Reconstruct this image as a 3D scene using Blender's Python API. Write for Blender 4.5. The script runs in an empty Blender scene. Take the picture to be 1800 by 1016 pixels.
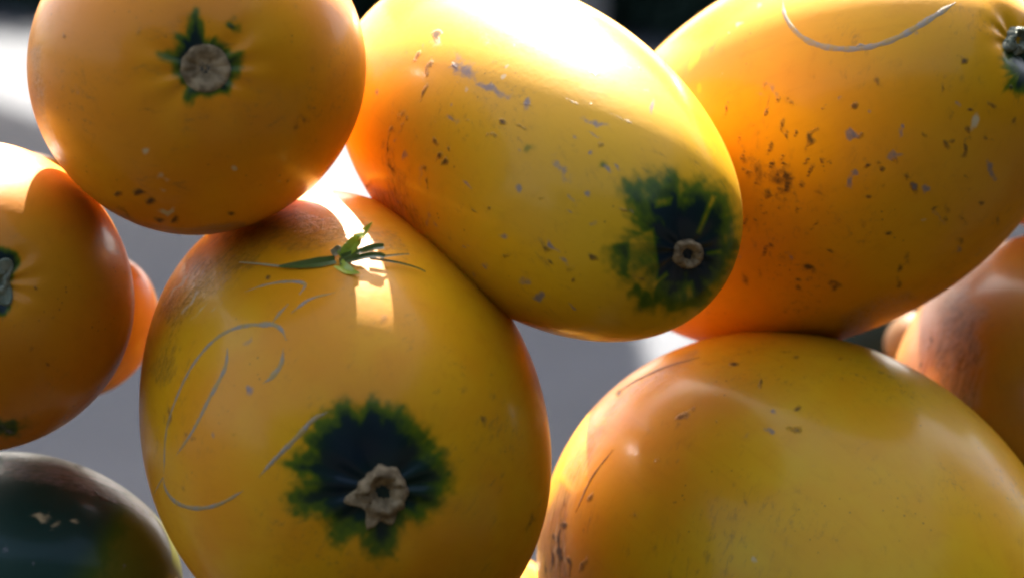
import bpy, math, random
import numpy as np
from mathutils import Vector, Matrix
from mathutils.bvhtree import BVHTree
R = math.radians
scene = bpy.context.scene
col = scene.collection

# ------------------------------------------------------------------ camera
PITCH = R(8.0); CAM_H = 0.475; FPX = 6000.0; D0 = 1.5
cd = bpy.data.cameras.new("camera"); cam = bpy.data.objects.new("camera", cd); col.objects.link(cam)
cam.location = (0, 0, CAM_H); cam.rotation_euler = (R(90) - PITCH, 0, 0)
cd.sensor_width = 36; cd.lens = 36 * FPX / 1800; cd.clip_start = .05; cd.clip_end = 400
cd.dof.use_dof = True; cd.dof.focus_distance = 1.455; cd.dof.aperture_fstop = 120 / 19.0
scene.camera = cam

# ------------------------------------------------------------------ light
SUN_EL = R(45.4); SUN_AZ = R(.7)          # azimuth: 0 = straight beyond the pile, positive = to the right
w = bpy.data.worlds.new("World"); scene.world = w; w.use_nodes = True
nt = w.node_tree; bg = nt.nodes["Background"]
sky = nt.nodes.new("ShaderNodeTexSky"); sky.sky_type = 'NISHITA'; sky.sun_disc = False
sky.dust_density = 5.0; sky.ozone_density = .4; sky.air_density = .9
sky.sun_elevation = SUN_EL; sky.sun_rotation = SUN_AZ
nt.links.new(sky.outputs[0], bg.inputs[0]); bg.inputs[1].default_value = 0.07
sd = bpy.data.lights.new("sun", 'SUN'); sd.energy = 3.6; sd.angle = R(.5); sd.color = (1, .95, .88)
sun = bpy.data.objects.new("sun", sd); col.objects.link(sun)
sun.rotation_euler = Vector((math.sin(SUN_AZ) * math.cos(SUN_EL), math.cos(SUN_AZ) * math.cos(SUN_EL), math.sin(SUN_EL))).to_track_quat('Z', 'Y').to_euler()
scene.view_settings.view_transform = 'Standard'; scene.view_settings.look = 'None'
scene.view_settings.exposure = 3.3; scene.view_settings.gamma = 1
scene.render.engine = 'CYCLES'; scene.cycles.use_denoising = True; scene.cycles.max_bounces = 8; scene.cycles.filter_width = 2.3

# ------------------------------------------------------------------ frames: points measured against the camera's axes, turned into the world
cp, sp = math.cos(PITCH), math.sin(PITCH)
ROT = np.array([[1, 0, 0], [0, cp, sp], [0, -sp, cp]])      # (right, forward, up) of the view -> world
def to_world(p): return np.asarray(p) @ ROT.T + np.array([0, 0, CAM_H])
def at(px, py, d): return np.array([(px - 900) / FPX * d, d, -(py - 508) / FPX * d])
def project(p): return np.stack([900 + FPX * p[..., 0] / p[..., 1], 508 - FPX * p[..., 2] / p[..., 1]], -1)

def smooth(a, b, x):
    t = np.clip((x - a) / (b - a), 0, 1); return t * t * (3 - 2 * t)
def tag(o, label=None, cat=None, group=None, kind=None):
    if label: o['label'] = label
    if cat: o['category'] = cat
    if group: o['group'] = group
    if kind: o['kind'] = kind
    return o
def empty(name, loc):
    o = bpy.data.objects.new(name, None); col.objects.link(o); o.location = loc; o.empty_display_size = .02; return o
def mesh_obj(name, verts, faces, mat, parent=None, attrs=None, smooth_shade=True):
    """verts in world space; faces: list of tuples or an (n,4) / list of index arrays"""
    verts = np.asarray(verts, float)
    off = np.array(parent.location) if parent else np.zeros(3)
    if parent and parent.parent: off = off + np.array(parent.parent.location)
    me = bpy.data.meshes.new(name)
    if isinstance(faces, np.ndarray):
        n, k = faces.shape
        me.vertices.add(len(verts)); me.vertices.foreach_set("co", (verts - off).ravel())
        me.loops.add(n * k); me.loops.foreach_set("vertex_index", faces.ravel().astype(np.int32))
        me.polygons.add(n); me.polygons.foreach_set("loop_start", np.arange(0, n * k, k, dtype=np.int32))
        me.update(calc_edges=True)
    else:
        me.from_pydata((verts - off).tolist(), [], faces)
    if smooth_shade: me.polygons.foreach_set("use_smooth", np.ones(len(me.polygons), bool))
    if attrs:
        for an, arr in attrs.items():
            arr = np.asarray(arr, np.float32)
            if arr.ndim == 1:
                a = me.attributes.new(an, 'FLOAT', 'POINT'); a.data.foreach_set("value", arr)
            elif arr.shape[1] == 3:
                a = me.attributes.new(an, 'FLOAT_VECTOR', 'POINT'); a.data.foreach_set("vector", arr.ravel())
            else:
                a = me.attributes.new(an, 'FLOAT_COLOR', 'POINT'); a.data.foreach_set("color", arr.ravel())
    me.materials.append(mat); me.validate()
    o = bpy.data.objects.new(name, me); col.objects.link(o)
    if parent: o.parent = parent
    return o

# ------------------------------------------------------------------ materials
class NT:
    def __init__(s, name):
        s.m = bpy.data.materials.new(name); s.m.use_nodes = True; s.t = s.m.node_tree
        s.b = s.t.nodes["Principled BSDF"]
    def n(s, typ, **kw):
        nd = s.t.nodes.new(typ)
        for k, v in kw.items(): setattr(nd, k, v)
        return nd
    def put(s, sock, v):
        if isinstance(v, bpy.types.NodeSocket): s.t.links.new(v, sock)
        else: sock.default_value = v
    def math(s, op, a, b=0.0, c=0.0, clamp=False):
        nd = s.n("ShaderNodeMath", operation=op, use_clamp=clamp)
        for i, v in enumerate((a, b, c)): s.put(nd.inputs[i], v)
        return nd.outputs[0]
    def mix(s, f, a, b, blend='MIX'):
        nd = s.n("ShaderNodeMix", data_type='RGBA', blend_type=blend)
        s.put(nd.inputs[0], f)
        for i, v in ((6, a), (7, b)):
            s.put(nd.inputs[i], v if isinstance(v, bpy.types.NodeSocket) else (*v, 1))
        return nd.outputs[2]
    def noise(s, vec, scale, detail=3, rough=.55, dist=0.0):
        nd = s.n("ShaderNodeTexNoise"); s.put(nd.inputs["Vector"], vec)
        nd.inputs["Scale"].default_value = scale; nd.inputs["Detail"].default_value = detail
        nd.inputs["Roughness"].default_value = rough; nd.inputs["Distortion"].default_value = dist
        return nd.outputs[0]
    def ramp(s, x, a, b):
        nd = s.n("ShaderNodeMapRange", interpolation_type='SMOOTHSTEP'); s.put(nd.inputs[0], x)
        nd.inputs[1].default_value = a; nd.inputs[2].default_value = b
        return nd.outputs[0]
    def attr(s, name):
        return s.n("ShaderNodeAttribute", attribute_name=name)
    def scalev(s, vec, sc):
        nd = s.n("ShaderNodeVectorMath", operation='MULTIPLY'); s.put(nd.inputs[0], vec); nd.inputs[1].default_value = sc
        return nd.outputs[0]

def rind_material(name, base, base2, seed, green_body=False):
    k = NT(name); b = k.b
    co = k.n("ShaderNodeTexCoord").outputs["Object"]
    va = k.n("ShaderNodeVectorMath", operation='ADD'); k.put(va.inputs[0], co); va.inputs[1].default_value = (seed * 3.1, seed * 1.7, seed * .9)
    co = va.outputs[0]
    lc = k.attr("along").outputs["Vector"]
    m1 = k.n("ShaderNodeSeparateColor"); k.put(m1.inputs[0], k.attr("marks").outputs["Color"])
    m1a = k.attr("marks").outputs["Alpha"]
    m2 = k.n("ShaderNodeSeparateColor"); k.put(m2.inputs[0], k.attr("wear").outputs["Color"])
    dark, grey, pale, green = m1.outputs[0], m1.outputs[1], m1.outputs[2], m1a
    fresh, scar, wash = m2.outputs[0], m2.outputs[1], m2.outputs[2]
    big = k.noise(co, 16, 3); fine = k.noise(co, 420, 4, .65); mid = k.noise(co, 110, 4, .6, .4)
    flk = k.noise(k.attr('fleck').outputs['Vector'], 1.0, 6, .7, .35)
    streak = k.noise(k.scalev(lc, (26, 26, 2.2)), 1.0, 5, .65)
    streak2 = k.noise(k.attr('streak').outputs['Vector'], 1.0, 5, .62)
    c = k.mix(k.ramp(big, .32, .68), base, base2)
    c = k.mix(k.math('MULTIPLY', k.ramp(mid, .5, .8), .25), c, tuple(x * .72 for x in base2))
    c = k.mix(k.math('MULTIPLY', k.ramp(streak, .5, .75), .22), c, tuple(x * .8 for x in base2))
    # tiny pores and dirt specks all over
    vor = k.n("ShaderNodeTexVoronoi"); k.put(vor.inputs["Vector"], co); vor.inputs["Scale"].default_value = 240
    speck = k.math('MULTIPLY', k.ramp(vor.outputs["Distance"], .17, .08), k.ramp(k.noise(co, 38, 2), .56, .68))
    c = k.mix(k.math('MULTIPLY', speck, .55), c, (.09, .045, .02))
    # broken brown-grey grime and scuffing
    gm = k.math('MULTIPLY', k.ramp(k.noise(co, 27, 4, .6, .8), .47, .68), k.ramp(flk, .5, .72))
    c = k.mix(k.math('MULTIPLY', gm, .55), c, (.13, .08, .03))
    # green body wash (unripe squash)
    gw = k.ramp(k.math('ADD', wash, k.math('MULTIPLY', k.math('SUBTRACT', mid, .5), .7)), .25, .75)
    c = k.mix(gw, c, (.05, .082, .006)); c = k.mix(k.ramp(k.math('ADD', wash, k.math('MULTIPLY', k.math('SUBTRACT', big, .5), .6)), .6, 1.1), c, (.014, .040, .028))
    # green cap round the stem: lime fringe, then almost black green
    gn = k.math('ADD', green, k.math('MULTIPLY', k.math('SUBTRACT', flk, .5), k.math('MULTIPLY', k.ramp(green, 0, .25), .34)))
    c = k.mix(k.math('MULTIPLY', k.ramp(gn, .02, .55), .95), c, (.05, .10, .003))
    c = k.mix(k.ramp(gn, .42, 1.0), c, (.004, .020, .009))
    c = k.mix(k.math('MULTIPLY', k.ramp(gn, .78, .98), k.ramp(big, .35, .65)), c, (.006, .013, .018))
    # scarred, streaked rind; painted gloss streaks on some rims
    sn = k.math('MULTIPLY', k.ramp(scar, .05, .6), k.ramp(streak2, .36, .56))
    c = k.mix(k.math('MULTIPLY', sn, .7), c, (.30, .17, .09))
    sd_ = k.math('MULTIPLY', k.ramp(scar, .1, .7), k.ramp(streak2, .47, .36))
    c = k.mix(k.math('MULTIPLY', sd_, .75), c, (.07, .032, .014))
    # dirt flecks, grey scuffs, pale abrasions, fresh yellow bruises; painted shade and glints too
    fl = k.math('SUBTRACT', k.math('MULTIPLY', dark, 1.5), k.math('MULTIPLY', flk, 1.15))
    fl = k.math('ADD', fl, k.math('MULTIPLY', k.math('SUBTRACT', .5, fine), .6))
    c = k.mix(k.math('MULTIPLY', k.ramp(fl, -.16, .8), .9), c, (.045, .028, .014))
    gl = k.math('ADD', k.math('SUBTRACT', k.math('MULTIPLY', grey, 1.3), k.math('MULTIPLY', flk, 1.0)), k.math('MULTIPLY', k.math('SUBTRACT', .5, fine), .5))
    c = k.mix(k.math('MULTIPLY', k.ramp(gl, -.1, .5), .85), c, (.17, .15, .15))
    pl = k.math('ADD', k.math('SUBTRACT', k.math('MULTIPLY', pale, 1.3), k.math('MULTIPLY', flk, .9)), k.math('MULTIPLY', k.math('SUBTRACT', .5, fine), .4))
    pf = k.ramp(pl, -.05, .6)
    c = k.mix(k.math('MULTIPLY', pf, .9), c, (.55, .42, .22))
    fr = k.ramp(k.math('SUBTRACT', k.math('MULTIPLY', fresh, 1.4), k.math('MULTIPLY', mid, .8)), .0, .3)
    c = k.mix(k.math('MULTIPLY', fr, .9), c, (.78, .36, .006))
    # thin waxy bloom
    bloom = k.math('MULTIPLY', k.ramp(k.noise(co, 24, 4, .6, .6), .35, .75), .006)
    c = k.mix(bloom, c, (.62, .55, .45))
    k.put(b.inputs["Base Color"], c)
    rg = k.math('ADD', .52, k.math('MULTIPLY', k.math('SUBTRACT', mid, .5), .22))
    rg = k.math('ADD', rg, k.math('MULTIPLY', scar, .06)); rg = k.math('ADD', rg, k.math('MULTIPLY', fl, .15), clamp=True)
    k.put(b.inputs["Roughness"], rg)
    b.inputs["Specular IOR Level"].default_value = .11
    b.inputs["Coat Weight"].default_value = .20; b.inputs["Coat Roughness"].default_value = .15
    b.inputs["Coat IOR"].default_value = 1.45; b.inputs["Sheen Weight"].default_value = .0; b.inputs["Sheen Roughness"].default_value = .45
    h = k.math('ADD', k.math('MULTIPLY', k.ramp(streak2, .3, .7), k.math('ADD', .03, k.math('MULTIPLY', scar, .9))), k.math('MULTIPLY', fine, .07))
    h = k.math('ADD', h, k.math('MULTIPLY', mid, .12))
    h = k.math('SUBTRACT', h, k.math('MULTIPLY', k.ramp(fl, 0, .4), .6))
    bp = k.n("ShaderNodeBump"); bp.inputs["Strength"].default_value = .5; bp.inputs["Distance"].default_value = .0011
    k.put(bp.inputs["Height"], h); k.put(b.inputs["Normal"], bp.outputs[0]); 
    bp2 = k.n("ShaderNodeBump"); bp2.inputs["Strength"].default_value = .3; bp2.inputs["Distance"].default_value = .0011
    k.put(bp2.inputs["Height"], h); k.put(b.inputs["Coat Normal"], bp2.outputs[0])
    return k.m

def simple_material(name, c1, c2, scale, rough=.7, bump=0.0, bscale=None, spec=.4, coat=0.0):
    k = NT(name); b = k.b
    co = k.n("ShaderNodeTexCoord").outputs["Object"]
    nz = k.noise(co, scale, 5, .6, .3)
    k.put(b.inputs["Base Color"], k.mix(k.ramp(nz, .32, .68), c1, c2))
    b.inputs["Roughness"].default_value = rough; b.inputs["Specular IOR Level"].default_value = spec
    b.inputs["Coat Weight"].default_value = coat
    if bump:
        bp = k.n("ShaderNodeBump"); bp.inputs["Strength"].default_value = .6; bp.inputs["Distance"].default_value = bump
        k.put(bp.inputs["Height"], k.noise(co, bscale or scale * 2, 5, .65)); k.put(b.inputs["Normal"], bp.outputs[0])
    return k.m

YEL = (.64, .335, .006); ORG = (.62, .27, .005)
M_scratch = simple_material("healed_scratch", (.36, .22, .05), (.25, .215, .165), 260, .75, .0002, 900)
M_stem = simple_material("dry_stem", (.13, .08, .032), (.34, .23, .11), 190, .85, .0008, 420)
M_stemgreen = simple_material("green_stem", (.10, .12, .07), (.22, .21, .13), 160, .7, .0006, 400)
M_blade = simple_material("lit_blade", (.30, .38, .02), (.42, .48, .04), 60, .35, .0002, 300, .5, .3)  # blade colour brightened to paint the sunlight on it
M_bladedark = simple_material("dark_blade", (.06, .10, .012), (.10, .13, .02), 60, .35, .0002, 300, .5, .3)
M_straw = simple_material("dry_straw", (.25, .2, .09), (.35, .3, .15), 80, .5)

# ------------------------------------------------------------------ the setting
def ground(name, c1, c2, c3, y0, y1, z):
    k = NT(name); b = k.b
    co = k.n("ShaderNodeTexCoord").outputs["Object"]
    n1 = k.noise(co, 2.2, 5, .6); n2 = k.noise(co, 60, 4, .7)
    c = k.mix(k.ramp(n1, .3, .7), c1, c2)
    c = k.mix(k.math('MULTIPLY', k.ramp(n2, .5, .8), .35), c, c3)
    k.put(b.inputs["Base Color"], c); b.inputs["Roughness"].default_value = .9; b.inputs["Specular IOR Level"].default_value = .12
    bp = k.n("ShaderNodeBump"); bp.inputs["Distance"].default_value = .003; k.put(bp.inputs["Height"], n2); k.put(b.inputs["Normal"], bp.outputs[0])
    g = 24
    X, Y = np.meshgrid(np.linspace(-60, 60, g), np.linspace(y0, y1, g))
    v = np.stack([X.ravel(), Y.ravel(), np.full(g * g, z)], 1)
    i = np.arange(g * g).reshape(g, g)
    f = np.stack([i[:-1, :-1], i[:-1, 1:], i[1:, 1:], i[1:, :-1]], -1).reshape(-1, 4)
    o = mesh_obj(name, v, f, k.m, smooth_shade=False); o['kind'] = 'structure'
ground("dark_ground", (.016, .014, .012), (.024, .021, .018), (.012, .011, .009), -60, 60, 0)
ground("pavement", (.056, .059, .063), (.070, .073, .078), (.044, .046, .05), 1.95, 60, .004)

def box(x0, x1, y0, y1, z0, z1):
    v = [(x, y, z) for z in (z0, z1) for y in (y0, y1) for x in (x0, x1)]
    f = [(0, 2, 3, 1), (4, 5, 7, 6), (0, 1, 5, 4), (2, 6, 7, 3), (0, 4, 6, 2), (1, 3, 7, 5)]
    return np.array(v), f

M_canvas = simple_material("shade_canvas", (.10, .10, .095), (.13, .13, .12), 6, .9, .002, 200)
M_pole = simple_material("shade_pole", (.2, .2, .2), (.26, .26, .26), 30, .5)
def added_canopy(quad, z, sag, posts, label):
    """unseen canvas on posts, added for its shade: quad = four corners (x, y) counter-clockwise"""
    q = np.array(quad, float); c = q.mean(0)
    root = empty("added_canopy", (c[0], c[1], 0))
    n = 14; u, v = np.meshgrid(np.linspace(0, 1, n), np.linspace(0, 1, n))
    P = ((1 - u) * (1 - v))[..., None] * q[0] + (u * (1 - v))[..., None] * q[1] + (u * v)[..., None] * q[2] + ((1 - u) * v)[..., None] * q[3]
    Z = z - sag * 4 * u * (1 - u) * 4 * v * (1 - v)
    top = np.concatenate([P, Z[..., None]], -1).reshape(-1, 3); bot = top - [0, 0, .006]
    i = np.arange(n * n).reshape(n, n)
    f = np.stack([i[:-1, :-1], i[:-1, 1:], i[1:, 1:], i[1:, :-1]], -1).reshape(-1, 4)
    F = [f, f[:, ::-1] + n * n]
    e = np.concatenate([i[0, :], i[1:, -1], i[-1, -2::-1], i[-2:0:-1, 0]]); e2 = np.roll(e, -1)
    F.append(np.stack([e, e + n * n, e2 + n * n, e2], -1))
    mesh_obj("canvas", np.concatenate([top, bot]), np.concatenate(F), M_canvas, root)
    for (x, y) in posts:
        a = np.linspace(0, 2 * np.pi, 10, endpoint=False)
        ring = np.stack([x + .02 * np.cos(a), y + .02 * np.sin(a), 0 * a], 1)
        vv = np.concatenate([ring, ring + [0, 0, z - .008]]); ff = [(j, (j + 1) % 10, 10 + (j + 1) % 10, 10 + j) for j in range(10)]
        mesh_obj("post", vv, ff + [tuple(range(9, -1, -1)), tuple(range(10, 20))], M_pole, root)
    tag(root, label, "added_canopy")
COT = 1 / math.tan(SUN_EL); AZ_ = 2.3; SH = AZ_ * COT  # both canopies are unseen, added to shade the pavement
added_canopy([(-2.2, 1.72 + SH), (.155, 1.72 + SH), (.145, 3.15 + SH), (-2.2, 8.97 + SH)], AZ_, .0, [(-2.1, 1.8 + SH), (-2.1, 8.5 + SH), (.09, 1.78 + SH)],
       "added unseen canvas shading the pavement behind the squash pile")
added_canopy([(.2, 1.62 + SH), (2.6, 1.62 + SH), (2.6, 5.6 + SH), (.2, 5.6 + SH)], AZ_ + .05, .0, [(2.5, 1.7 + SH), (2.5, 5.5 + SH), (.4, 5.5 + SH)],
       "second added unseen canvas, shading the pavement to the right of the first")

def hedge(front, x0, x1, top, n, seed, label, flip=1):
    rng = np.random.default_rng(seed)
    root = empty("hedge", ((x0 + x1) / 2, front(0.0) + .4 * flip, 0))
    x = rng.uniform(x0, x1, n); z = rng.uniform(0, top, n)
    y = front(x) + flip * (.12 * np.sin(x * 2.1) + .1 * np.sin(z * 5.3 + x) + np.abs(rng.normal(0, .2, n)))
    c = np.stack([x, y, z + .05 * np.sin(9 * x)], 1)
    d1 = rng.normal(size=(n, 3)); d1 /= np.linalg.norm(d1, axis=1)[:, None]
    d2 = np.cross(d1, rng.normal(size=(n, 3))); d2 /= np.linalg.norm(d2, axis=1)[:, None]
    s = rng.uniform(.03, .06, n)[:, None]
    v = np.stack([c - d1 * s, c + d2 * s * .5, c + d1 * s, c - d2 * s * .5], 1).reshape(-1, 3)
    f = np.arange(n * 4).reshape(n, 4)
    o = mesh_obj("foliage", v, f, M_leaf, root, smooth_shade=False); o['kind'] = 'stuff'
    xs = np.linspace(x0, x1, 30); ys = front(xs)
    vv = []; ff = []
    for a, b in zip(xs, ys): vv += [(a, b + .3 * flip, 0), (a, b + .3 * flip, top - .08), (a, b + .9 * flip, top - .08), (a, b + .9 * flip, 0)]
    for i in range(29):
        for j in range(3): ff.append((i * 4 + j, i * 4 + j + 1, i * 4 + j + 5, i * 4 + j + 4))
    mesh_obj("twig_mass", np.array(vv), ff, M_core, root, smooth_shade=False)
    tag(root, label, "hedge"); return root
M_leaf = simple_material("hedge_leaf", (.008, .020, .012), (.014, .028, .015), 3, .7, spec=.2)
M_core = simple_material("hedge_core", (.006, .010, .007), (.01, .014, .009), 5, .9, spec=.1)
hedge(lambda x: 7.05 - .8 * np.clip(x, -1.6, .4), -5, 5, .75, 22000, 4, "dark green hedge far behind the squash pile")
hedge(lambda x: -1.6 + 0 * x, -4, 4, 2.2, 16000, 5, "added unseen dark hedge blocking sky in front of the squash pile", -1)  # unseen hedge, added to block the low sky from the front
side = hedge(lambda x: 0 * x, -2.2, 2.2, 2.6, 12000, 6, "added unseen dark hedge blocking sky on the right of the squash pile")  # unseen hedge, added to darken the right-hand sides
side.location = (2.3, .6, 0); side.rotation_euler = (0, 0, R(-90))

# ------------------------------------------------------------------ squashes
class Squash:
    """one fruit: a lumpy, slightly bent egg of revolution. cx, cy: its centre as seen; a: radius; L = a*ratio half length; (ux, uy): where the stem end points"""
    def __init__(s, cx, cy, a, ratio, ux, uy, k=0, el=0, t0=0, b1=0, b2=0, depth=0, seed=0, back=False, blunt=.97):
        d = D0 + depth
        s.c = at(cx, cy, d); s.a = a / FPX * d; s.L = s.a * ratio
        wz = math.sqrt(max(1e-6, 1 - ux * ux - uy * uy))
        s.w = np.array([ux, wz if back else -wz, -uy])
        e1 = np.cross(s.w, [0, 0, 1.]); s.e1 = e1 / np.linalg.norm(e1); s.e2 = np.cross(s.e1, s.w)
        s.p = (k, el, t0, b1, b2); s.seed = seed; s.blunt = blunt
        rng = np.random.default_rng(seed + 100)
        s.dents = []
        s.lump = [(rng.integers(2, 6), rng.uniform(0, 6.28), rng.uniform(1, 3), rng.uniform(0, 6.28), rng.uniform(.2, 1)) for _ in range(9)]
    def surf(s, S, T):
        k, el, t0, b1, b2 = s.p
        r = s.a * np.abs(np.sin(S)) ** s.blunt * (1 + k * np.cos(S)) * (1 + el * np.cos(2 * (T - t0))); z = s.L * np.cos(S)
        lump = sum(am * np.sin(n * T + ph) * np.sin(m * S + p2) for n, ph, m, p2, am in s.lump) * np.sin(S) ** 2
        r = r * (1 + .0058 * lump)
        z = z - s.a * (.035 if s.seed != 1 else 0) * np.exp(-(S / .13) ** 2)           # shallow dimple round the stem
        bb = s.a * ((1 - np.cos(S)) / 2) ** 2
        P = s.c + z[..., None] * s.w + (r * np.cos(T) + b1 * bb)[..., None] * s.e1 + (r * np.sin(T) + b2 * bb)[..., None] * s.e2
        for q, n, e, f, rr, dp in s.dents:                      # the rind sinks and puckers round the stem
            v = P - q; x, y, h = v @ e, v @ f, v @ n; d = np.sqrt(x * x + y * y + h * h) / rr; ph = np.arctan2(y, x)
            P = P - (dp * np.exp(-d ** 2) * (1 + .28 * np.sin(8 * ph + 2 * np.sin(2 * ph)) * np.minimum(1, d * 1.3)))[..., None] * n
        return P
    def dent(s, px, py, rpx, depth):
        q, n = s.hit(px, py); e = np.cross(n, [0, 0, 1.]); e /= np.linalg.norm(e)
        s.dents.append((q, n, e, np.cross(n, e), rpx / 4000.0, depth)); del s._b
    def grid(s, NS, NTH):
        S = np.linspace(0, np.pi, NS + 1)[1:-1]; T = np.linspace(0, 2 * np.pi, NTH, endpoint=False)
        SS, TT = np.meshgrid(S, T, indexing='ij')
        SS = np.concatenate([[1e-4], SS.ravel(), [np.pi - 1e-4]]); TT = np.concatenate([[0], TT.ravel(), [0]])
        i = 1 + np.arange((NS - 1) * NTH).reshape(NS - 1, NTH); j = np.roll(i, -1, 1)
        q = np.stack([i[:-1], i[1:], j[1:], j[:-1]], -1).reshape(-1, 4)
        last = 1 + (NS - 1) * NTH
        t1 = np.stack([np.zeros(NTH, int), i[0], j[0]], -1); t2 = np.stack([np.full(NTH, last), j[-1], i[-1]], -1)
        return SS, TT, q, t1, t2
    def bvh(s):
        if not hasattr(s, '_b'):
            SS, TT, q, t1, t2 = s.grid(120, 180)
            P = s.surf(SS, TT)
            s._b = BVHTree.FromPolygons(P.tolist(), q.tolist() + t1.tolist() + t2.tolist())
        return s._b
    def hit(s, px, py):
        d = at(px, py, 1.0); d = d / np.linalg.norm(d)
        h = s.bvh().ray_cast(Vector((0, 0, 0)), Vector(d))
        if h[0] is None: return None, None
        n = np.array(h[1]); 
        if n @ d > 0: n = -n
        return np.array(h[0]), n

def poly_sd(poly, x, y):
    """signed distance (positive inside) of points to a polygon"""
    p = np.array(poly, float); q = np.roll(p, -1, 0)
    dmin = np.full(x.shape, 1e9); ins = np.zeros(x.shape, bool)
    for (x0, y0), (x1, y1) in zip(p, q):
        dx, dy = x1 - x0, y1 - y0
        t = np.clip(((x - x0) * dx + (y - y0) * dy) / (dx * dx + dy * dy + 1e-9), 0, 1)
        dmin = np.minimum(dmin, np.hypot(x - x0 - t * dx, y - y0 - t * dy))
        cond = (y0 > y) != (y1 > y)
        ins ^= cond & (x < (x1 - x0) * (y - y0) / (y1 - y0 + 1e-12) + x0)
    return np.where(ins, dmin, -dmin)

class Field:
    """smooth random field over the rind, used to make stains ragged"""
    def __init__(s, seed, cell):
        s.g = np.random.default_rng(seed).uniform(-1, 1, (256, 256)); s.cell = cell
    def __call__(s, x, y):
        x = x / s.cell + 40.3; y = y / s.cell + 77.7; i = np.floor(x).astype(int); j = np.floor(y).astype(int)
        u = x - i; v = y - j; u = u * u * (3 - 2 * u); v = v * v * (3 - 2 * v); g = s.g
        a, b, c, d = g[i % 256, j % 256], g[(i + 1) % 256, j % 256], g[i % 256, (j + 1) % 256], g[(i + 1) % 256, (j + 1) % 256]
        return (a * (1 - u) + b * u) * (1 - v) + (c * (1 - u) + d * u) * v
CH = dict(d=0, w=1, p=2, g=3, o=4, s=5, b=6)
def build_squash(sq, mat, label, marks=(), green=None, green_soft=(14, 22), green_spots=(), hollow=(), NS=300, NTH=460, group="yellow squashes in the pile", cat="squash", name="squash", body_green=None, nrand=40, streak=None, green_mottle=.25):
    SS, TT, q, t1, t2 = sq.grid(NS, NTH)
    P = sq.surf(SS, TT)
    # outward normals, to know which side the photograph shows
    e = 1e-3
    n = np.cross(sq.surf(np.clip(SS + e, 0, np.pi), TT) - sq.surf(np.clip(SS - e, 0, np.pi), TT), sq.surf(SS, TT + e) - sq.surf(SS, TT - e))
    n /= np.linalg.norm(n, axis=1)[:, None] + 1e-20
    n *= np.sign(np.sum(n * (P - sq.c), 1))[:, None]
    vis = smooth(-.02, .06, -np.sum(n * P, 1) / np.linalg.norm(P, axis=1))
    pix = project(P); X, Y = pix.T
    ch = np.zeros((len(P), 8))
    fx, fy, fz, fw = (Field(sq.seed * 10 + i, cl) for i, cl in enumerate((13, 13, 9, 38)))
    wx, wy, wz, ww = fx(X, Y), fy(X, Y), fz(X, Y), fw(X, Y)
    for m in marks:
        px, py, rx, ry, ang, kind, amp = m
        a = math.radians(ang); wr = min(7, .5 * min(rx, ry) + 1.5); dx, dy = X - px + wr * wx, Y - py + wr * wy
        u = dx * math.cos(a) + dy * math.sin(a); v = -dx * math.sin(a) + dy * math.cos(a)
        g = amp * np.exp(-((u / rx) ** 2 + (v / ry) ** 2) ** .72) * (1 + .35 * wz) * vis
        ch[:, CH[kind]] = np.maximum(ch[:, CH[kind]], g)
    # flecks and scuffs on the sides the photograph does not show
    rng = np.random.default_rng(sq.seed)
    for _ in range(nrand):
        s0, th0 = math.acos(rng.uniform(-.95, .95)), rng.uniform(0, 6.283)
        ls, lt = rng.uniform(.015, .06), rng.uniform(.012, .04)
        dT = (TT - th0 + np.pi) % (2 * np.pi) - np.pi
        g = rng.uniform(.5, 1) * np.exp(-((SS - s0) / ls) ** 2 - (dT * np.sin(s0) / lt) ** 2) * (1 - .75 * vis)
        kk = rng.choice([0, 0, 0, 1, 2]); ch[:, kk] = np.maximum(ch[:, kk], g)
    for poly, kind, soft, amp in hollow:                    # outlined areas: wear, scars, painted shade and reflections
        g = amp * smooth(-soft, soft, poly_sd(poly, X, Y) + .8 * soft * ww) * vis; ch[:, CH[kind]] = np.maximum(ch[:, CH[kind]], g)
    if green:
        sdv = poly_sd(green, X, Y)
        gx, gy = np.mean(green, 0); phi = np.arctan2(Y - gy, X - gx); rad = np.hypot(X - gx, Y - gy) + 1e-6
        ray = Field(sq.seed + 70, 1.0)                          # thin tongues running out from the stem
        spike = .65 * ray(phi * 5.5, rad / 90) + .35 * ray(phi * 12 + 9, rad / 60)
        sf = .5 * sum(green_soft)
        sdv = sdv + sf * (.7 * spike + .3 * wz) + .5 * green_mottle * sf * np.minimum(ww + .5 * wx - .2, 0) * smooth(-5, 20, sdv) * 4
        g = smooth(-1.9 * sf, 1.8 * sf, sdv) * vis
        ch[:, 3] = np.maximum(ch[:, 3], g)
    for poly, amp in green_spots:                           # paler rays inside the green cap
        ch[:, 3] *= 1 - amp * smooth(-3, 6, poly_sd(poly, X, Y)) * vis
    if body_green is not None: ch[:, 6] = body_green(X, Y, SS, TT, P)
    along = np.stack([np.cos(TT) * np.sin(SS) ** .3, np.sin(TT) * np.sin(SS) ** .3, SS + sq.seed], 1)
    sv = np.array(streak if streak is not None else sq.w, float); sv /= np.linalg.norm(sv)
    fco = 330 * (P - .62 * (P @ sv)[:, None] * sv) + sq.seed * 7.3
    sco = 520 * (P - .955 * (P @ sv)[:, None] * sv)
    W = to_world(P)
    root = empty(name, (*to_world(sq.c)[:2], W[:, 2].min()))
    faces = np.concatenate([q, np.concatenate([t1, t1[:, 2:]], 1), np.concatenate([t2, t2[:, 2:]], 1)]) if False else None
    me_faces = q
    o = mesh_obj("rind", W, me_faces, mat, root, dict(marks=ch[:, :4], wear=ch[:, 4:8], along=along, streak=sco, fleck=fco))
    tag(root, label, cat, group)
    sq.root = root
    return root

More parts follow.
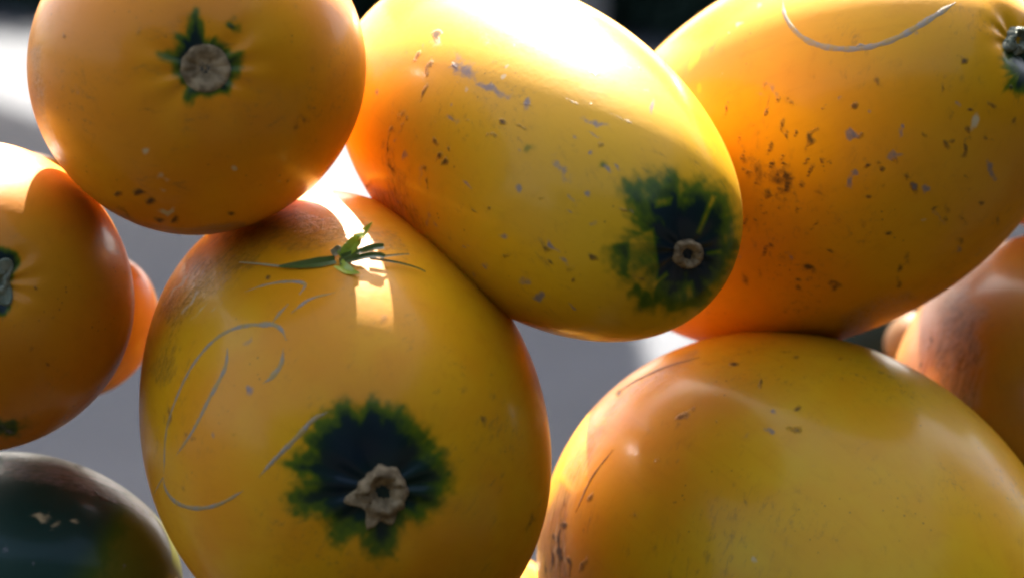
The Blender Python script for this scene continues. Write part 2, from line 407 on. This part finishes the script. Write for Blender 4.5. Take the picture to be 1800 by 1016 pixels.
def ribbon(sq, pts, width, name="scratch", mat=None, height=.00012, seed=0, taper=True):
    """a healed scratch: a thin raised, ragged strip lying on the rind along a path"""
    rng = np.random.default_rng(seed)
    p = np.array(pts, float)
    # Catmull-Rom through the points
    ext = np.vstack([2 * p[0] - p[1], p, 2 * p[-1] - p[-2]]); out = []
    for i in range(len(p) - 1):
        a, b, c, d = ext[i:i + 4]; m = max(3, int(np.linalg.norm(c - b) / 5))
        t = np.linspace(0, 1, m, endpoint=False)[:, None]
        out.append(.5 * (2 * b + (c - a) * t + (2 * a - 5 * b + 4 * c - d) * t * t + (3 * b - a - 3 * c + d) * t ** 3))
    c = np.vstack(out + [p[-1:]]); n = len(c)
    tan = np.gradient(c, axis=0); tan /= np.linalg.norm(tan, axis=1)[:, None] + 1e-9
    nor = np.stack([-tan[:, 1], tan[:, 0]], 1)
    f = np.linspace(0, 1, n); wd = np.interp(f, np.linspace(0, 1, len(width)), width)
    wd = wd * (1 + .22 * np.sin(f * n * .9 + seed) * rng.uniform(.3, 1, n)) * (np.clip(np.minimum(f, 1 - f) * n / 4, .25, 1) if taper else 1)
    prof = [(-.5, -.0003), (-.3, .6 * height), (0, height), (.3, .6 * height), (.5, -.0003)]
    V = []
    for i in range(n):
        for o_, h in prof:
            q = c[i] + nor[i] * wd[i] * (o_ + .06 * rng.normal() * (abs(o_) > .4))
            hp, hn = sq.hit(*q)
            if hp is None: hp, hn = V_last
            V_last = (hp, hn); V.append(hp + hn * h)
    k = len(prof); F = [(i * k + j, i * k + j + 1, (i + 1) * k + j + 1, (i + 1) * k + j) for i in range(n - 1) for j in range(k - 1)]
    return mesh_obj(name, to_world(np.array(V)), F, mat or M_scratch, sq.root)

def stem_scar(sq, px, py, rpx, mat, seed, rim=.0022, hollow=.002, rag=.12, lobes=(), squash=1.0, rings=14, segs=48, name="stem"):
    """the dried stem end: a ragged corky disc with a raised rim and a sunken middle; lobes = extra tongues (angle, reach, width)"""
    rng = np.random.default_rng(seed); V = []; F = []
    ph = rng.uniform(0, 6.28, 12); am = rng.normal(size=12)
    th = np.linspace(0, 2 * np.pi, segs, endpoint=False)
    edge = 1 + rag * sum(am[j] * np.sin((j + 2) * th + ph[j]) / (1 + .35 * j) for j in range(12))
    for la, reach, lw in lobes:
        d = (th - math.radians(la) + np.pi) % (2 * np.pi) - np.pi; edge = edge + reach * np.exp(-(d / lw) ** 2)
    for i in range(rings + 1):
        f = i / rings
        for j in range(segs):
            r = rpx * edge[j] * f
            x, y = px + r * math.cos(th[j]), py + r * math.sin(th[j]) * squash
            hp, hn = sq.hit(x, y)
            if hp is None: hp, hn = last
            last = (hp, hn)
            core = min(1, r / rpx)
            h = rim * math.exp(-((core - .72) / .24) ** 2) + rim * .25 - hollow * math.exp(-(core / .3) ** 2) * .5
            h += rim * .2 * (math.sin(5 * th[j] + ph[0] + 4 * f) * math.sin(3 * th[j] + ph[1] - 5 * f) + .6 * math.sin(11 * th[j] + ph[2] + 9 * f) * f) * f
            h += rng.normal() * rim * .08
            if f > .93: h = -.0005
            V.append(hp + hn * h)
    for i in range(rings):
        for j in range(segs):
            F.append((i * segs + j, i * segs + (j + 1) % segs, (i + 1) * segs + (j + 1) % segs, (i + 1) * segs + j))
    return mesh_obj(name, to_world(np.array(V)), F, mat, sq.root)

PILE = "yellow squashes in the pile"
# shapes (centre x, centre y, radius, length ratio, stem direction, taper ...)
C = Squash(600.200, 758.951, 365.895, 1.444, .165, .208, .138, -.063, -.325, .061, .314, depth=-.005, seed=1)
UL = Squash(346.1, 118.7, 294.4, 1.123, .135, .069, depth=-.059, seed=2)
UM = Squash(935.97, 267.7, 270.5, 1.858, .517, .423, .006, depth=-.007, seed=3, blunt=.9)
UR = Squash(1437.7, 270.0, 321.0, 1.531, .637, -.329, depth=.08, seed=4, blunt=.91)
LF = Squash(-43.4, 523.0, 273.8, 1.193, .287, -.076, depth=-.018, seed=5)
LB = Squash(157.6, 572.7, 112.6, 1.283, .512, -.657, depth=.12, seed=6)
LR = Squash(1425.7, 1048.3, 430.9, 1.239, .606, .464, -.048, depth=.05, seed=7)
FR = Squash(1877.0, 728.6, 315.0, 1.147, -.083, .412, depth=.16, seed=8)
LL = Squash(44.4, 1001.5, 203.8, 1.484, .874, .137, depth=.05, seed=9)

for sq_, px_, py_, r_, d_ in ((C, 672, 862, 95, .0042), (UL, 361, 121, 85, .0028), (UM, 1209, 446, 62, .0032), (UR, 1790, 72, 55, .003), (LF, -6, 496, 60, .003)): sq_.dent(px_, py_, r_, d_)

# --- the big round squash in the middle
marks = [(853, 738, 12, 10, 0, 'd', .75), (930, 915, 8, 22, 20, 'd', .8), (340, 770, 6, 5, 0, 'd', .9), (298, 735, 5, 26, 10, 'd', .7), (469, 490, 5, 5, 0, 'd', .9),
    (438, 687, 10, 10, 0, 'w', .8), (376, 765, 4, 9, 10, 'w', .9), (413, 763, 9, 6, 0, 'd', .5), (325, 705, 4, 18, 20, 'd', .55), (430, 600, 34, 8, -35, 'w', .45), (865, 655, 6, 5, 0, 'd', .55),
    (312, 505, 46, 4, -52, 'p', .8), (335, 530, 40, 4, -50, 'p', .8), (352, 545, 34, 3, -45, 'p', .7), (300, 478, 40, 6, -58, 'p', .7), (385, 535, 44, 3, -38, 'p', .55), (320, 860, 10, 22, 10, 'd', .45), (825, 865, 8, 8, 0, 'd', .4), (700, 740, 6, 6, 0, 'w', .4)]  # pale slanting strokes paint gloss highlights on the left shoulder
green_c = [(590, 722), (612, 712), (640, 722), (660, 712), (690, 722), (712, 730), (728, 752), (750, 768), (757, 790), (772, 800), (785, 845), (765, 870), (760, 885), (745, 892), (735, 915), (712, 905), (700, 925), (690, 945), (678, 968), (660, 975), (645, 955), (640, 930), (615, 925), (590, 940), (575, 915), (555, 900), (520, 905), (530, 885), (515, 870), (535, 850), (515, 815), (525, 805), (540, 790), (535, 770), (560, 750)]
build_squash(C, rind_material("rind_round", (.66, .315, .005), (.64, .235, .004), 1), "large round squash in the middle under a grass sprig, with a curly grey scratch", marks, green_c, (16, 26),
    hollow=[([(262, 640), (275, 540), (330, 420), (560, 420), (420, 480), (330, 600), (285, 720)], 'd', 34, .5), ([(330, 410), (420, 360), (580, 380), (700, 400), (740, 450), (600, 440), (400, 470)], 'd', 25, .48)], group=PILE, streak=(.62, .3, .7), NS=340, NTH=520)  # dark areas paint shade and neighbours' reflections on the shoulder and top
stem_scar(C, 672, 864, 46, M_stem, 3, rim=.0034, hollow=.004, rag=.10, lobes=[(112, .65, .2), (163, .45, .22), (75, .2, .25), (40, .15, .2)])
for i, (pts, wd) in enumerate([
    ([(287, 838), (292, 862), (312, 884), (345, 893), (385, 886), (428, 862)], (5, 9, 11, 9, 7)),
    ([(270, 868), (280, 850), (287, 838)], (4, 6)),
    ([(455, 838), (485, 805), (520, 770), (550, 738), (576, 724)], (7, 11, 13, 10)),
    ([(288, 832), (292, 760), (310, 700), (340, 640), (380, 595), (420, 575), (465, 569)], (3, 4, 5, 8, 11)),
    ([(440, 573), (478, 570), (495, 580), (503, 598)], (9, 14, 12, 8)),
    ([(498, 612), (494, 640), (478, 662), (462, 674)], (7, 12, 13, 9)),
    ([(478, 568), (492, 550), (507, 534)], (7, 9, 6)),
    ([(400, 612), (395, 648), (368, 700), (340, 755), (310, 800)], (8, 10, 7, 5)),
    ([(430, 513), (470, 500), (510, 495), (536, 500), (526, 518)], (3, 4, 8, 10)),
    ([(512, 550), (545, 526), (590, 514)], (7, 6, 3))]):
    ribbon(C, pts, wd, seed=i)

# --- upper row
marks = [(408, 45, 9, 9, 0, 'g', .7), (408, 45, 7, 7, 0, 'd', .7), (530, 215, 24, 16, -30, 'd', .62), (545, 188, 10, 10, 0, 'd', .55), (258, 265, 8, 8, 0, 'p', .8), (412, 295, 8, 6, 0, 'p', .8),
    (282, 315, 15, 13, 0, 'p', .62), (290, 335, 12, 8, 0, 'p', .5), (245, 340, 15, 7, 10, 'd', .95), (265, 352, 15, 9, 20, 'd', .9), (210, 342, 9, 6, 0, 'd', 1), (293, 371, 18, 7, 4, 'p', 1), (280, 386, 9, 6, 0, 'd', 1), (308, 390, 8, 9, 0, 'd', 1),
    (407, 377, 9, 7, 0, 'd', 1), (505, 320, 8, 6, 0, 'd', .65), (265, 195, 26, 6, 10, 'd', .5), (112, 62, 6, 5, 0, 'd', .6), (250, 52, 9, 14, 0, 'd', .5), (135, 160, 8, 18, 10, 'w', .5), (490, 318, 10, 8, 0, 'p', .45), (225, 375, 40, 8, 18, 'd', .55)]
green_ul = [(345, 18), (352, 45), (358, 68), (385, 76), (405, 98), (428, 92), (416, 110), (418, 128), (404, 140), (398, 158), (360, 168), (342, 166), (330, 178), (326, 165), (328, 150), (312, 130), (308, 108), (280, 97), (308, 94), (318, 84), (312, 66), (330, 66), (336, 40)]
build_squash(UL, rind_material("rind_orange", (.66, .262, .004), (.64, .205, .004), 2), "round orange yellow squash at the top with a star of green round its flat stem", marks, green_ul, (7, 12), group=PILE,
    hollow=[([(170, 362), (240, 392), (330, 404), (430, 392), (430, 408), (300, 420), (180, 390)], 's', 8, .7), ([(52, 90), (70, 80), (80, 200), (120, 290), (95, 300), (56, 200)], 's', 8, .4)], streak=(1, 0, -.1))
stem_scar(UL, 361, 121, 45, M_stem, 11, rim=.0008, hollow=.0006, rag=.025)

marks = [(765, 66, 9, 10, 20, 'd', 1.4), (765, 76, 17, 13, 0, 'p', .75), (732, 98, 5, 15, 25, 'd', .9), (745, 163, 5, 22, 25, 'd', .8), (815, 118, 32, 20, 40, 'w', .85), (865, 157, 42, 9, 25, 'w', .95), (922, 184, 9, 16, 20, 'w', 1.1), (1050, 217, 34, 7, 20, 'w', .85),
    (885, 215, 7, 5, -20, 'd', 1), (856, 238, 6, 5, 0, 'd', .9), (765, 250, 5, 10, 0, 'd', 1), (769, 275, 5, 13, 20, 'd', 1), (782, 284, 6, 11, 20, 'd', 1), (745, 297, 5, 5, 0, 'd', .9), (929, 260, 9, 8, 0, 'g', .45), (1059, 288, 9, 7, 0, 'g', .5), (988, 300, 16, 38, -25, 'w', .6),
    (1035, 340, 9, 7, 0, 'w', .6), (856, 370, 6, 7, 0, 'd', .75), (683, 256, 4, 32, 5, 'd', .8), (690, 300, 9, 24, -8, 'd', .85), (750, 320, 4, 30, 5, 'd', .6), (1137, 136, 18, 7, 20, 'o', 1), (1170, 155, 15, 7, 25, 'o', 1), (1147, 188, 5, 12, 0, 'w', .9), (1247, 252, 7, 34, -28, 'o', .8), (1225, 205, 7, 10, -30, 'o', .6),
    (666, 31, 8, 5, -20, 'o', .9), (712, 33, 12, 24, 40, 'o', .8), (950, 522, 15, 9, 0, 'w', .8), (1003, 470, 14, 12, 0, 'd', .55), (1008, 490, 5, 5, 0, 'd', .7), (915, 405, 7, 5, 0, 'd', .5), (1057, 255, 5, 5, 0, 'd', .8), (845, 65, 60, 30, 40, 'w', .35), (705, 225, 5, 18, 20, 'd', .7), (800, 205, 8, 5, 0, 'd', .5), (768, 215, 5, 5, 0, 'd', .7), (865, 150, 3, 3, 0, 'p', 1), (893, 118, 4, 4, 0, 'p', 1.1), (887, 135, 5, 4, 0, 'p', 1.1), (818, 156, 4, 4, 0, 'p', 1.1), (905, 78, 5, 5, 0, 'w', .7), (1042, 452, 12, 6, 10, 'd', .7)]
rng = random.Random(5)
for _ in range(90):
    x_, y_ = rng.uniform(640, 1150), rng.uniform(60, 560)
    if y_ > 240 + (x_ - 640) * .62 + 150 or y_ < (x_ - 900) * .5: continue
    marks.append((x_, y_, rng.uniform(6, 26), rng.uniform(3, 8), rng.uniform(5, 60) if x_ > 760 else rng.uniform(85, 120), rng.choice('ddww'), rng.uniform(.48, .78)))
green_um = [(1110, 330), (1140, 322), (1160, 335), (1178, 318), (1205, 330), (1230, 330), (1262, 332), (1270, 370), (1280, 400), (1286, 440), (1270, 475), (1262, 500), (1240, 525), (1205, 530), (1180, 540), (1165, 525), (1130, 525), (1110, 510), (1118, 490), (1095, 470), (1082, 452), (1090, 438), (1115, 425), (1130, 395), (1122, 365)]
build_squash(UM, rind_material("rind_scuffed", YEL, (.62, .31, .010), 3), "long yellow squash with grey scuffs lying across the big round one, its green end low", marks, green_um, (22, 22), group=PILE, green_mottle=.45,
    green_spots=[([(1222, 410), (1250, 340), (1262, 345), (1232, 415)], .6), ([(1145, 500), (1172, 475), (1176, 484), (1150, 508)], .6), ([(1240, 442), (1268, 438), (1270, 446), (1242, 450)], .5), ([(1150, 350), (1185, 345), (1180, 362), (1150, 368)], .5), ([(1105, 420), (1150, 400), (1160, 470), (1150, 530), (1100, 480)], .55), ([(1205, 500), (1218, 490), (1222, 525), (1206, 530)], .4)],
    hollow=[([(650, 330), (690, 340), (740, 430), (820, 500), (780, 500), (690, 420)], 's', 14, 1.1), ([(660, 240), (700, 250), (715, 330), (760, 410), (720, 400), (675, 330)], 'd', 16, .5)], streak=(.5, .2, -.8))
stem_scar(UM, 1209, 446, 27, M_stem, 21, rim=.002, hollow=.005, rag=.03)

rng = random.Random(8)
marks = [(1374, 314, 34, 58, 10, 'd', .72), (1336, 310, 28, 60, -15, 'd', .62), (1375, 310, 14, 32, 10, 'd', .9), (1424, 243, 8, 24, 25, 'd', .95), (1384, 181, 18, 16, 0, 'd', .62), (1497, 236, 12, 13, 0, 'w', 1.1), (1505, 238, 16, 10, 20, 'd', .7), (1586, 219, 8, 10, 0, 'w', .9), (1713, 217, 9, 24, 20, 'p', .85), (1706, 192, 8, 6, 20, 'd', .9), (1670, 197, 6, 15, 0, 'd', .65), (1665, 148, 14, 20, 0, 'd', .45),
    (1547, 297, 10, 8, 20, 'd', .95), (1527, 293, 6, 6, 0, 'd', .8), (1500, 306, 9, 7, 0, 'w', .9), (1577, 274, 20, 11, 0, 'w', .65), (1527, 345, 7, 7, 0, 'd', .95), (1607, 328, 11, 18, -30, 'd', .8), (1607, 328, 9, 13, -30, 'w', .6), (1728, 356, 9, 6, -20, 'd', .8), (1624, 387, 7, 6, 0, 'p', .8), (1562, 410, 11, 6, 20, 'd', .85), (1424, 472, 16, 6, 15, 'd', 1), (1404, 490, 7, 4, 0, 'd', .9), (1456, 440, 16, 5, 22, 'd', .75),
    (1330, 388, 5, 5, 0, 'd', .9), (1345, 377, 4, 4, 0, 'd', .8), (1692, 103, 8, 10, 20, 'd', .85), (1222, 100, 6, 24, 25, 'o', 1), (1231, 155, 5, 12, 10, 'o', .8), (1268, 130, 3, 28, 25, 'p', .6), (1338, 12, 10, 5, -30, 'p', .8), (1300, 45, 8, 5, -30, 'p', .8), (1284, 60, 3, 3, 0, 'p', 1), (1440, 340, 26, 8, 10, 'd', .55), (1380, 450, 40, 20, 10, 'd', .45), (1510, 425, 30, 6, 5, 'd', .5), (1610, 60, 8, 6, 0, 'w', .5)]
for _ in range(70):
    x_, y_ = rng.uniform(1290, 1790), rng.uniform(130, 520)
    marks.append((x_, y_, rng.uniform(6, 22), rng.uniform(4, 10), rng.uniform(40, 100), rng.choice('dddw'), rng.uniform(.5, .8)))
for _ in range(46): marks.append((rng.gauss(1360, 42), rng.gauss(305, 62), rng.uniform(2, 4), rng.uniform(4, 15), rng.uniform(-5, 35), 'd', rng.uniform(.75, 1.2)))
green_ur = [(1770, 85), (1830, 80), (1840, 160), (1800, 160), (1775, 155), (1782, 130), (1768, 105)]
build_squash(UR, rind_material("rind_flecked", (.64, .30, .005), (.62, .25, .004), 4), "big orange yellow squash with dark flecks and a wide grey scratch loop at top", marks, green_ur, (8, 16), group=PILE, streak=(.3, .1, 1),
    hollow=[([(1480, 600), (1560, 560), (1620, 522), (1600, 505), (1540, 525), (1480, 560)], 's', 16, .5)])
stem_scar(UR, 1790, 72, 26, M_stemgreen, 31, rim=.003, hollow=.003, rag=.1)
for i, (pts, wd) in enumerate([([(1376, 0), (1380, 28), (1400, 58), (1432, 78), (1480, 87), (1530, 83), (1580, 66), (1630, 37), (1680, 5)], (8, 13, 16, 13, 15, 17, 12)),
    ([(1500, 88), (1512, 80), (1530, 84)], (8, 10, 6))]): ribbon(UR, pts, wd, seed=30 + i)

# --- left edge
marks = [(63, 505, 6, 6, 0, 'd', .6), (85, 637, 8, 6, 0, 'd', .65), (95, 560, 5, 5, 0, 'd', .5), (60, 610, 30, 14, -15, 'd', .42), (15, 752, 30, 14, -8, 'g', .8), (12, 755, 18, 8, 0, 'w', .6)]
green_lf = [(-30, 438), (5, 438), (26, 448), (30, 465), (20, 480), (14, 500), (18, 520), (18, 540), (8, 553), (-30, 550)]
build_squash(LF, rind_material("rind_left", (.58, .24, .008), (.56, .19, .007), 5), "orange squash cut by the left edge, above the dark green one", marks, green_lf, (6, 5), group=PILE)
stem_scar(LF, -6, 496, 24, M_stemgreen, 41, rim=.002, hollow=.002, rag=.04, lobes=[(-62, 1.1, .5), (62, 1.0, .5)])
build_squash(LB, rind_material("rind_small", (.50, .23, .03), (.46, .19, .025), 6), "small bright orange squash half hidden behind the orange one at left", [], group=PILE, NS=90, NTH=140, nrand=12)

# --- lower right
marks = [(984, 950, 3, 44, 3, 'd', 1.1), (970, 985, 3, 32, 4, 'd', 1), (1001, 992, 4, 24, 0, 'd', 1), (958, 1000, 3, 26, 8, 'd', 1), (990, 924, 7, 8, 0, 'd', 1.3), (979, 947, 9, 7, 0, 'd', 1.3), (984, 973, 7, 8, 0, 'd', 1.3), (992, 880, 3, 26, 12, 'd', .8), (977, 960, 4, 60, 3, 'p', .8), (994, 975, 4, 40, 0, 'p', .8), (1290, 639, 11, 5, -12, 'd', 1), (1400, 625, 11, 5, 10, 'd', .7), (1380, 617, 16, 4, 0, 'd', .55), (1335, 672, 5, 12, 0, 'd', .75), (1205, 728, 26, 9, -28, 'd', .75), (1258, 740, 5, 5, 0, 'd', .6), (1360, 727, 9, 9, 0, 'w', .85), (1400, 717, 12, 5, -10, 'd', .85), (1395, 752, 14, 7, 5, 'd', .9), (1355, 758, 14, 8, 10, 'w', .8), (1162, 812, 16, 11, -15, 'd', .68), (1190, 812, 6, 6, 0, 'd', .6), (1037, 875, 7, 10, 10, 'd', .95), (1115, 907, 14, 10, 0, 'd', .5),
    (1325, 987, 9, 9, 0, 'p', .75), (1027, 990, 9, 20, 20, 'd', .85), (1425, 820, 16, 7, -25, 'w', .55), (1310, 770, 30, 14, -35, 'w', .4), (1385, 955, 14, 10, 0, 'w', .45), (1130, 955, 9, 7, 0, 'p', .4), (1480, 628, 8, 5, 0, 'd', .7), (1155, 655, 7, 5, -30, 'p', .8), (1060, 742, 14, 12, -30, 'o', .8), (1500, 760, 10, 8, 0, 'w', .4), (1090, 690, 8, 5, -30, 'd', .8), (1320, 618, 6, 4, 0, 'd', .6)]
build_squash(LR, rind_material("rind_lower", (.66, .38, .008), (.64, .30, .006), 7), "largest yellow squash at the lower right with a worn flank streaked with painted reflections beside the round one", marks, group=PILE, NS=320, NTH=520,
    hollow=[([(935, 1016), (940, 975), (965, 890), (985, 850), (1000, 870), (990, 930), (1000, 1016)], 's', 10, 1.0), ([(985, 830), (1080, 690), (1230, 600), (1240, 625), (1110, 700), (1010, 850)], 's', 16, .45)], streak=(.22, .1, 1))  # left rim streaks mix worn skin with painted dark reflections
for i, pts in enumerate([[(1082, 692), (1120, 668), (1170, 645), (1230, 628)], [(1012, 900), (1040, 840), (1078, 790)]]): ribbon(LR, pts, (2, 4, 2), seed=50 + i, height=.0002, mat=simple_material("dark_scratch", (.10, .05, .02), (.16, .09, .04), 200))
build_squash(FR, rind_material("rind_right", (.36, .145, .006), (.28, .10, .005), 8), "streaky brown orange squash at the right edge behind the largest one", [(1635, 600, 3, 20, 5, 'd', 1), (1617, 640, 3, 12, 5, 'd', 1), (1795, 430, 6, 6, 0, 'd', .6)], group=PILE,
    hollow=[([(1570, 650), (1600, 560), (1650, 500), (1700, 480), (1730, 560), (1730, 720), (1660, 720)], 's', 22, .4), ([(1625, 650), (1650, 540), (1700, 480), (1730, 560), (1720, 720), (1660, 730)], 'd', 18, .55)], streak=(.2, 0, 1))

# --- dark green one, lower left
def gb(X, Y, SS, TT, P):
    return 1.15 * (1 - smooth(120, 300, X + .45 * (Y - 900))) + .12 + .0 * X
marks = [(70, 908, 20, 10, 5, 'p', .75), (102, 922, 14, 10, -20, 'p', .75), (135, 915, 16, 8, -35, 'p', .7), (146, 817, 14, 8, 10, 'd', 1.3), (150, 860, 40, 5, 22, 'd', .8), (185, 875, 24, 8, 25, 'd', .9), (10, 965, 16, 12, 0, 'w', .5), (60, 995, 8, 8, 0, 'w', .5), (215, 995, 10, 8, 0, 'w', .5)]
build_squash(LL, rind_material("rind_green", (.15, .13, .010), (.11, .105, .009), 9), "dark green squash with a yellow patch in the lower left corner", marks, body_green=gb, group=PILE,
    hollow=[([(0, 795), (60, 790), (140, 810), (220, 845), (275, 890), (270, 920), (190, 880), (100, 845), (0, 835)], 's', 10, .28), ([(0, 800), (80, 800), (200, 850), (270, 895), (262, 915), (150, 870), (0, 830)], 'w', 9, .5)], streak=(.9, .1, -.35))  # rim bands paint the grey gloss along the top edge

# --- pieces of further squashes seen through the gaps
BK = Squash(1590, 645, 172, 1.15, .5, .2, depth=.42, seed=11)  # added body, coloured near black to stand for the gap's shade
build_squash(BK, simple_material("rind_gap_shade", (.004, .009, .006), (.006, .013, .008), 60, .6, spec=.1), "added squash coloured almost black for the shade in the gap under the flecked one", [], body_green=lambda X, Y, SS, TT, P: 1.2 + 0 * X, group=PILE, NS=80, NTH=120, nrand=8)
BT = Squash(1612, 606, 56, 1.2, .3, .2, depth=.3, seed=12)
build_squash(BT, simple_material("rind_tan", (.16, .085, .03), (.22, .12, .045), 60, .6, spec=.15), "small tan squash wedged behind the streaky one at right", [], group=PILE, NS=80, NTH=120, nrand=8)
BY = Squash(868, 1100, 130, 1.2, .3, .3, depth=.18, seed=13)
build_squash(BY, rind_material("rind_bright", YEL, ORG, 13), "yellow squash low between the round one and the largest, only a sliver showing", [], group=PILE, NS=80, NTH=120, nrand=8)

BR = Squash(1862, 130, 272, 1.2, .3, .3, depth=.2, seed=14)  # BR, BM and BL are unseen, added for the shade they cast
build_squash(BR, rind_material("rind_hidden", YEL, ORG, 14), "added yellow squash, out of sight behind the flecked one, casting shade", [], group=PILE, NS=80, NTH=120, nrand=8)
BM = Squash(45, 392, 122, 1.2, .3, .3, depth=.1, seed=16)
build_squash(BM, rind_material("rind_hidden", YEL, ORG, 16), "added small yellow squash, out of sight behind the orange one at left, casting shade", [], group=PILE, NS=80, NTH=120, nrand=8)
BL = Squash(288, 150, 226, 1.2, .3, .3, depth=.105, seed=15)
build_squash(BL, rind_material("rind_hidden", YEL, ORG, 15), "added yellow squash, out of sight behind the one with the green star, casting shade", [], group=PILE, NS=80, NTH=120, nrand=8)

# ------------------------------------------------------------------ the sprig on the middle squash
def sprig():
    base, bn = C.hit(600, 456)
    root = empty("grass_sprig", tuple(to_world(base)))
    def blade(pts, wd, mat, name="blade", lift=.003, fold=.25):
        p = np.array([(x, y) for x, y, *_ in pts], float); hh = np.array([q[2] if len(q) > 2 else lift for q in pts])
        t = np.linspace(0, 1, len(p)); tt = np.linspace(0, 1, 16)
        # smooth interpolation of path and lift
        def cr(a):
            return np.interp(tt, t, a) if len(a) < 3 else np.polyval(np.polyfit(t, a, min(3, len(a) - 1)), tt)
        x, y, h = cr(p[:, 0]), cr(p[:, 1]), np.interp(tt, t, hh)
        wdd = np.interp(tt, np.linspace(0, 1, len(wd)), wd) / 4000.0
        pts3 = []
        for xi, yi, hi in zip(x, y, h):
            hp, hn = C.hit(xi, min(max(yi, 440), 900)) if hi < .02 else (None, None)
            if hp is None: hp, hn = base, bn
            d = hp[1] - hi * .6
            pts3.append(at(xi, yi, d) + np.array([0, 0, 0.0]))
        c = np.array(pts3); tan = np.gradient(c, axis=0); tan /= np.linalg.norm(tan, axis=1)[:, None]
        side = np.cross(tan, np.array([0, -1.0, .35])); side /= np.linalg.norm(side, axis=1)[:, None]; up = np.cross(side, tan)
        V = []
        for i in range(16):
            w_ = max(wdd[i], .0002)
            V += [c[i] - side[i] * w_ / 2, c[i] - up[i] * w_ * fold, c[i] + side[i] * w_ / 2, c[i] - up[i] * (w_ * fold + .0004 + w_ * .05)]
        F = [(i * 4 + j, i * 4 + (j + 1) % 4, (i + 1) * 4 + (j + 1) % 4, (i + 1) * 4 + j) for i in range(15) for j in range(4)]
        F += [(3, 2, 1, 0), (60, 61, 62, 63)]
        o = mesh_obj(name, to_world(np.array(V)), F, mat, root, smooth_shade=False)
        return o
    blade([(598, 450, .004), (618, 432, .012), (636, 412, .02), (654, 391, .026)], (17, 24, 17, 1), M_blade)
    blade([(590, 456, .004), (560, 461, .005), (520, 466, .005), (490, 468, .004)], (14, 18, 12, 4), M_bladedark)
    blade([(600, 452, .004), (630, 442, .010), (655, 435, .014), (675, 433, .016)], (11, 10, 13, 9), M_bladedark)
    blade([(596, 460, .004), (630, 453, .009), (655, 448, .012), (676, 451, .013)], (12, 11, 12, 9), M_bladedark)
    blade([(490, 468, .004), (455, 464, .005), (420, 461, .007)], (4, 3, 2), M_straw, "stalk")
    blade([(676, 451, .012), (700, 448, .012), (720, 447, .012)], (4, 3, 2), M_straw, "stalk")
    blade([(650, 455, .006), (690, 460, .007), (725, 468, .006), (748, 478, .005)], (5, 4, 3, 2), M_bladedark)
    blade([(594, 462, .003), (612, 474, .004), (632, 480, .004)], (20, 17, 2), M_blade)
    blade([(585, 446, .006), (592, 440, .008), (596, 434, .010)], (14, 14, 9), M_straw, "bud")
    tag(root, "small green grass sprig caught on top of the big round squash", "grass sprig")
sprig()
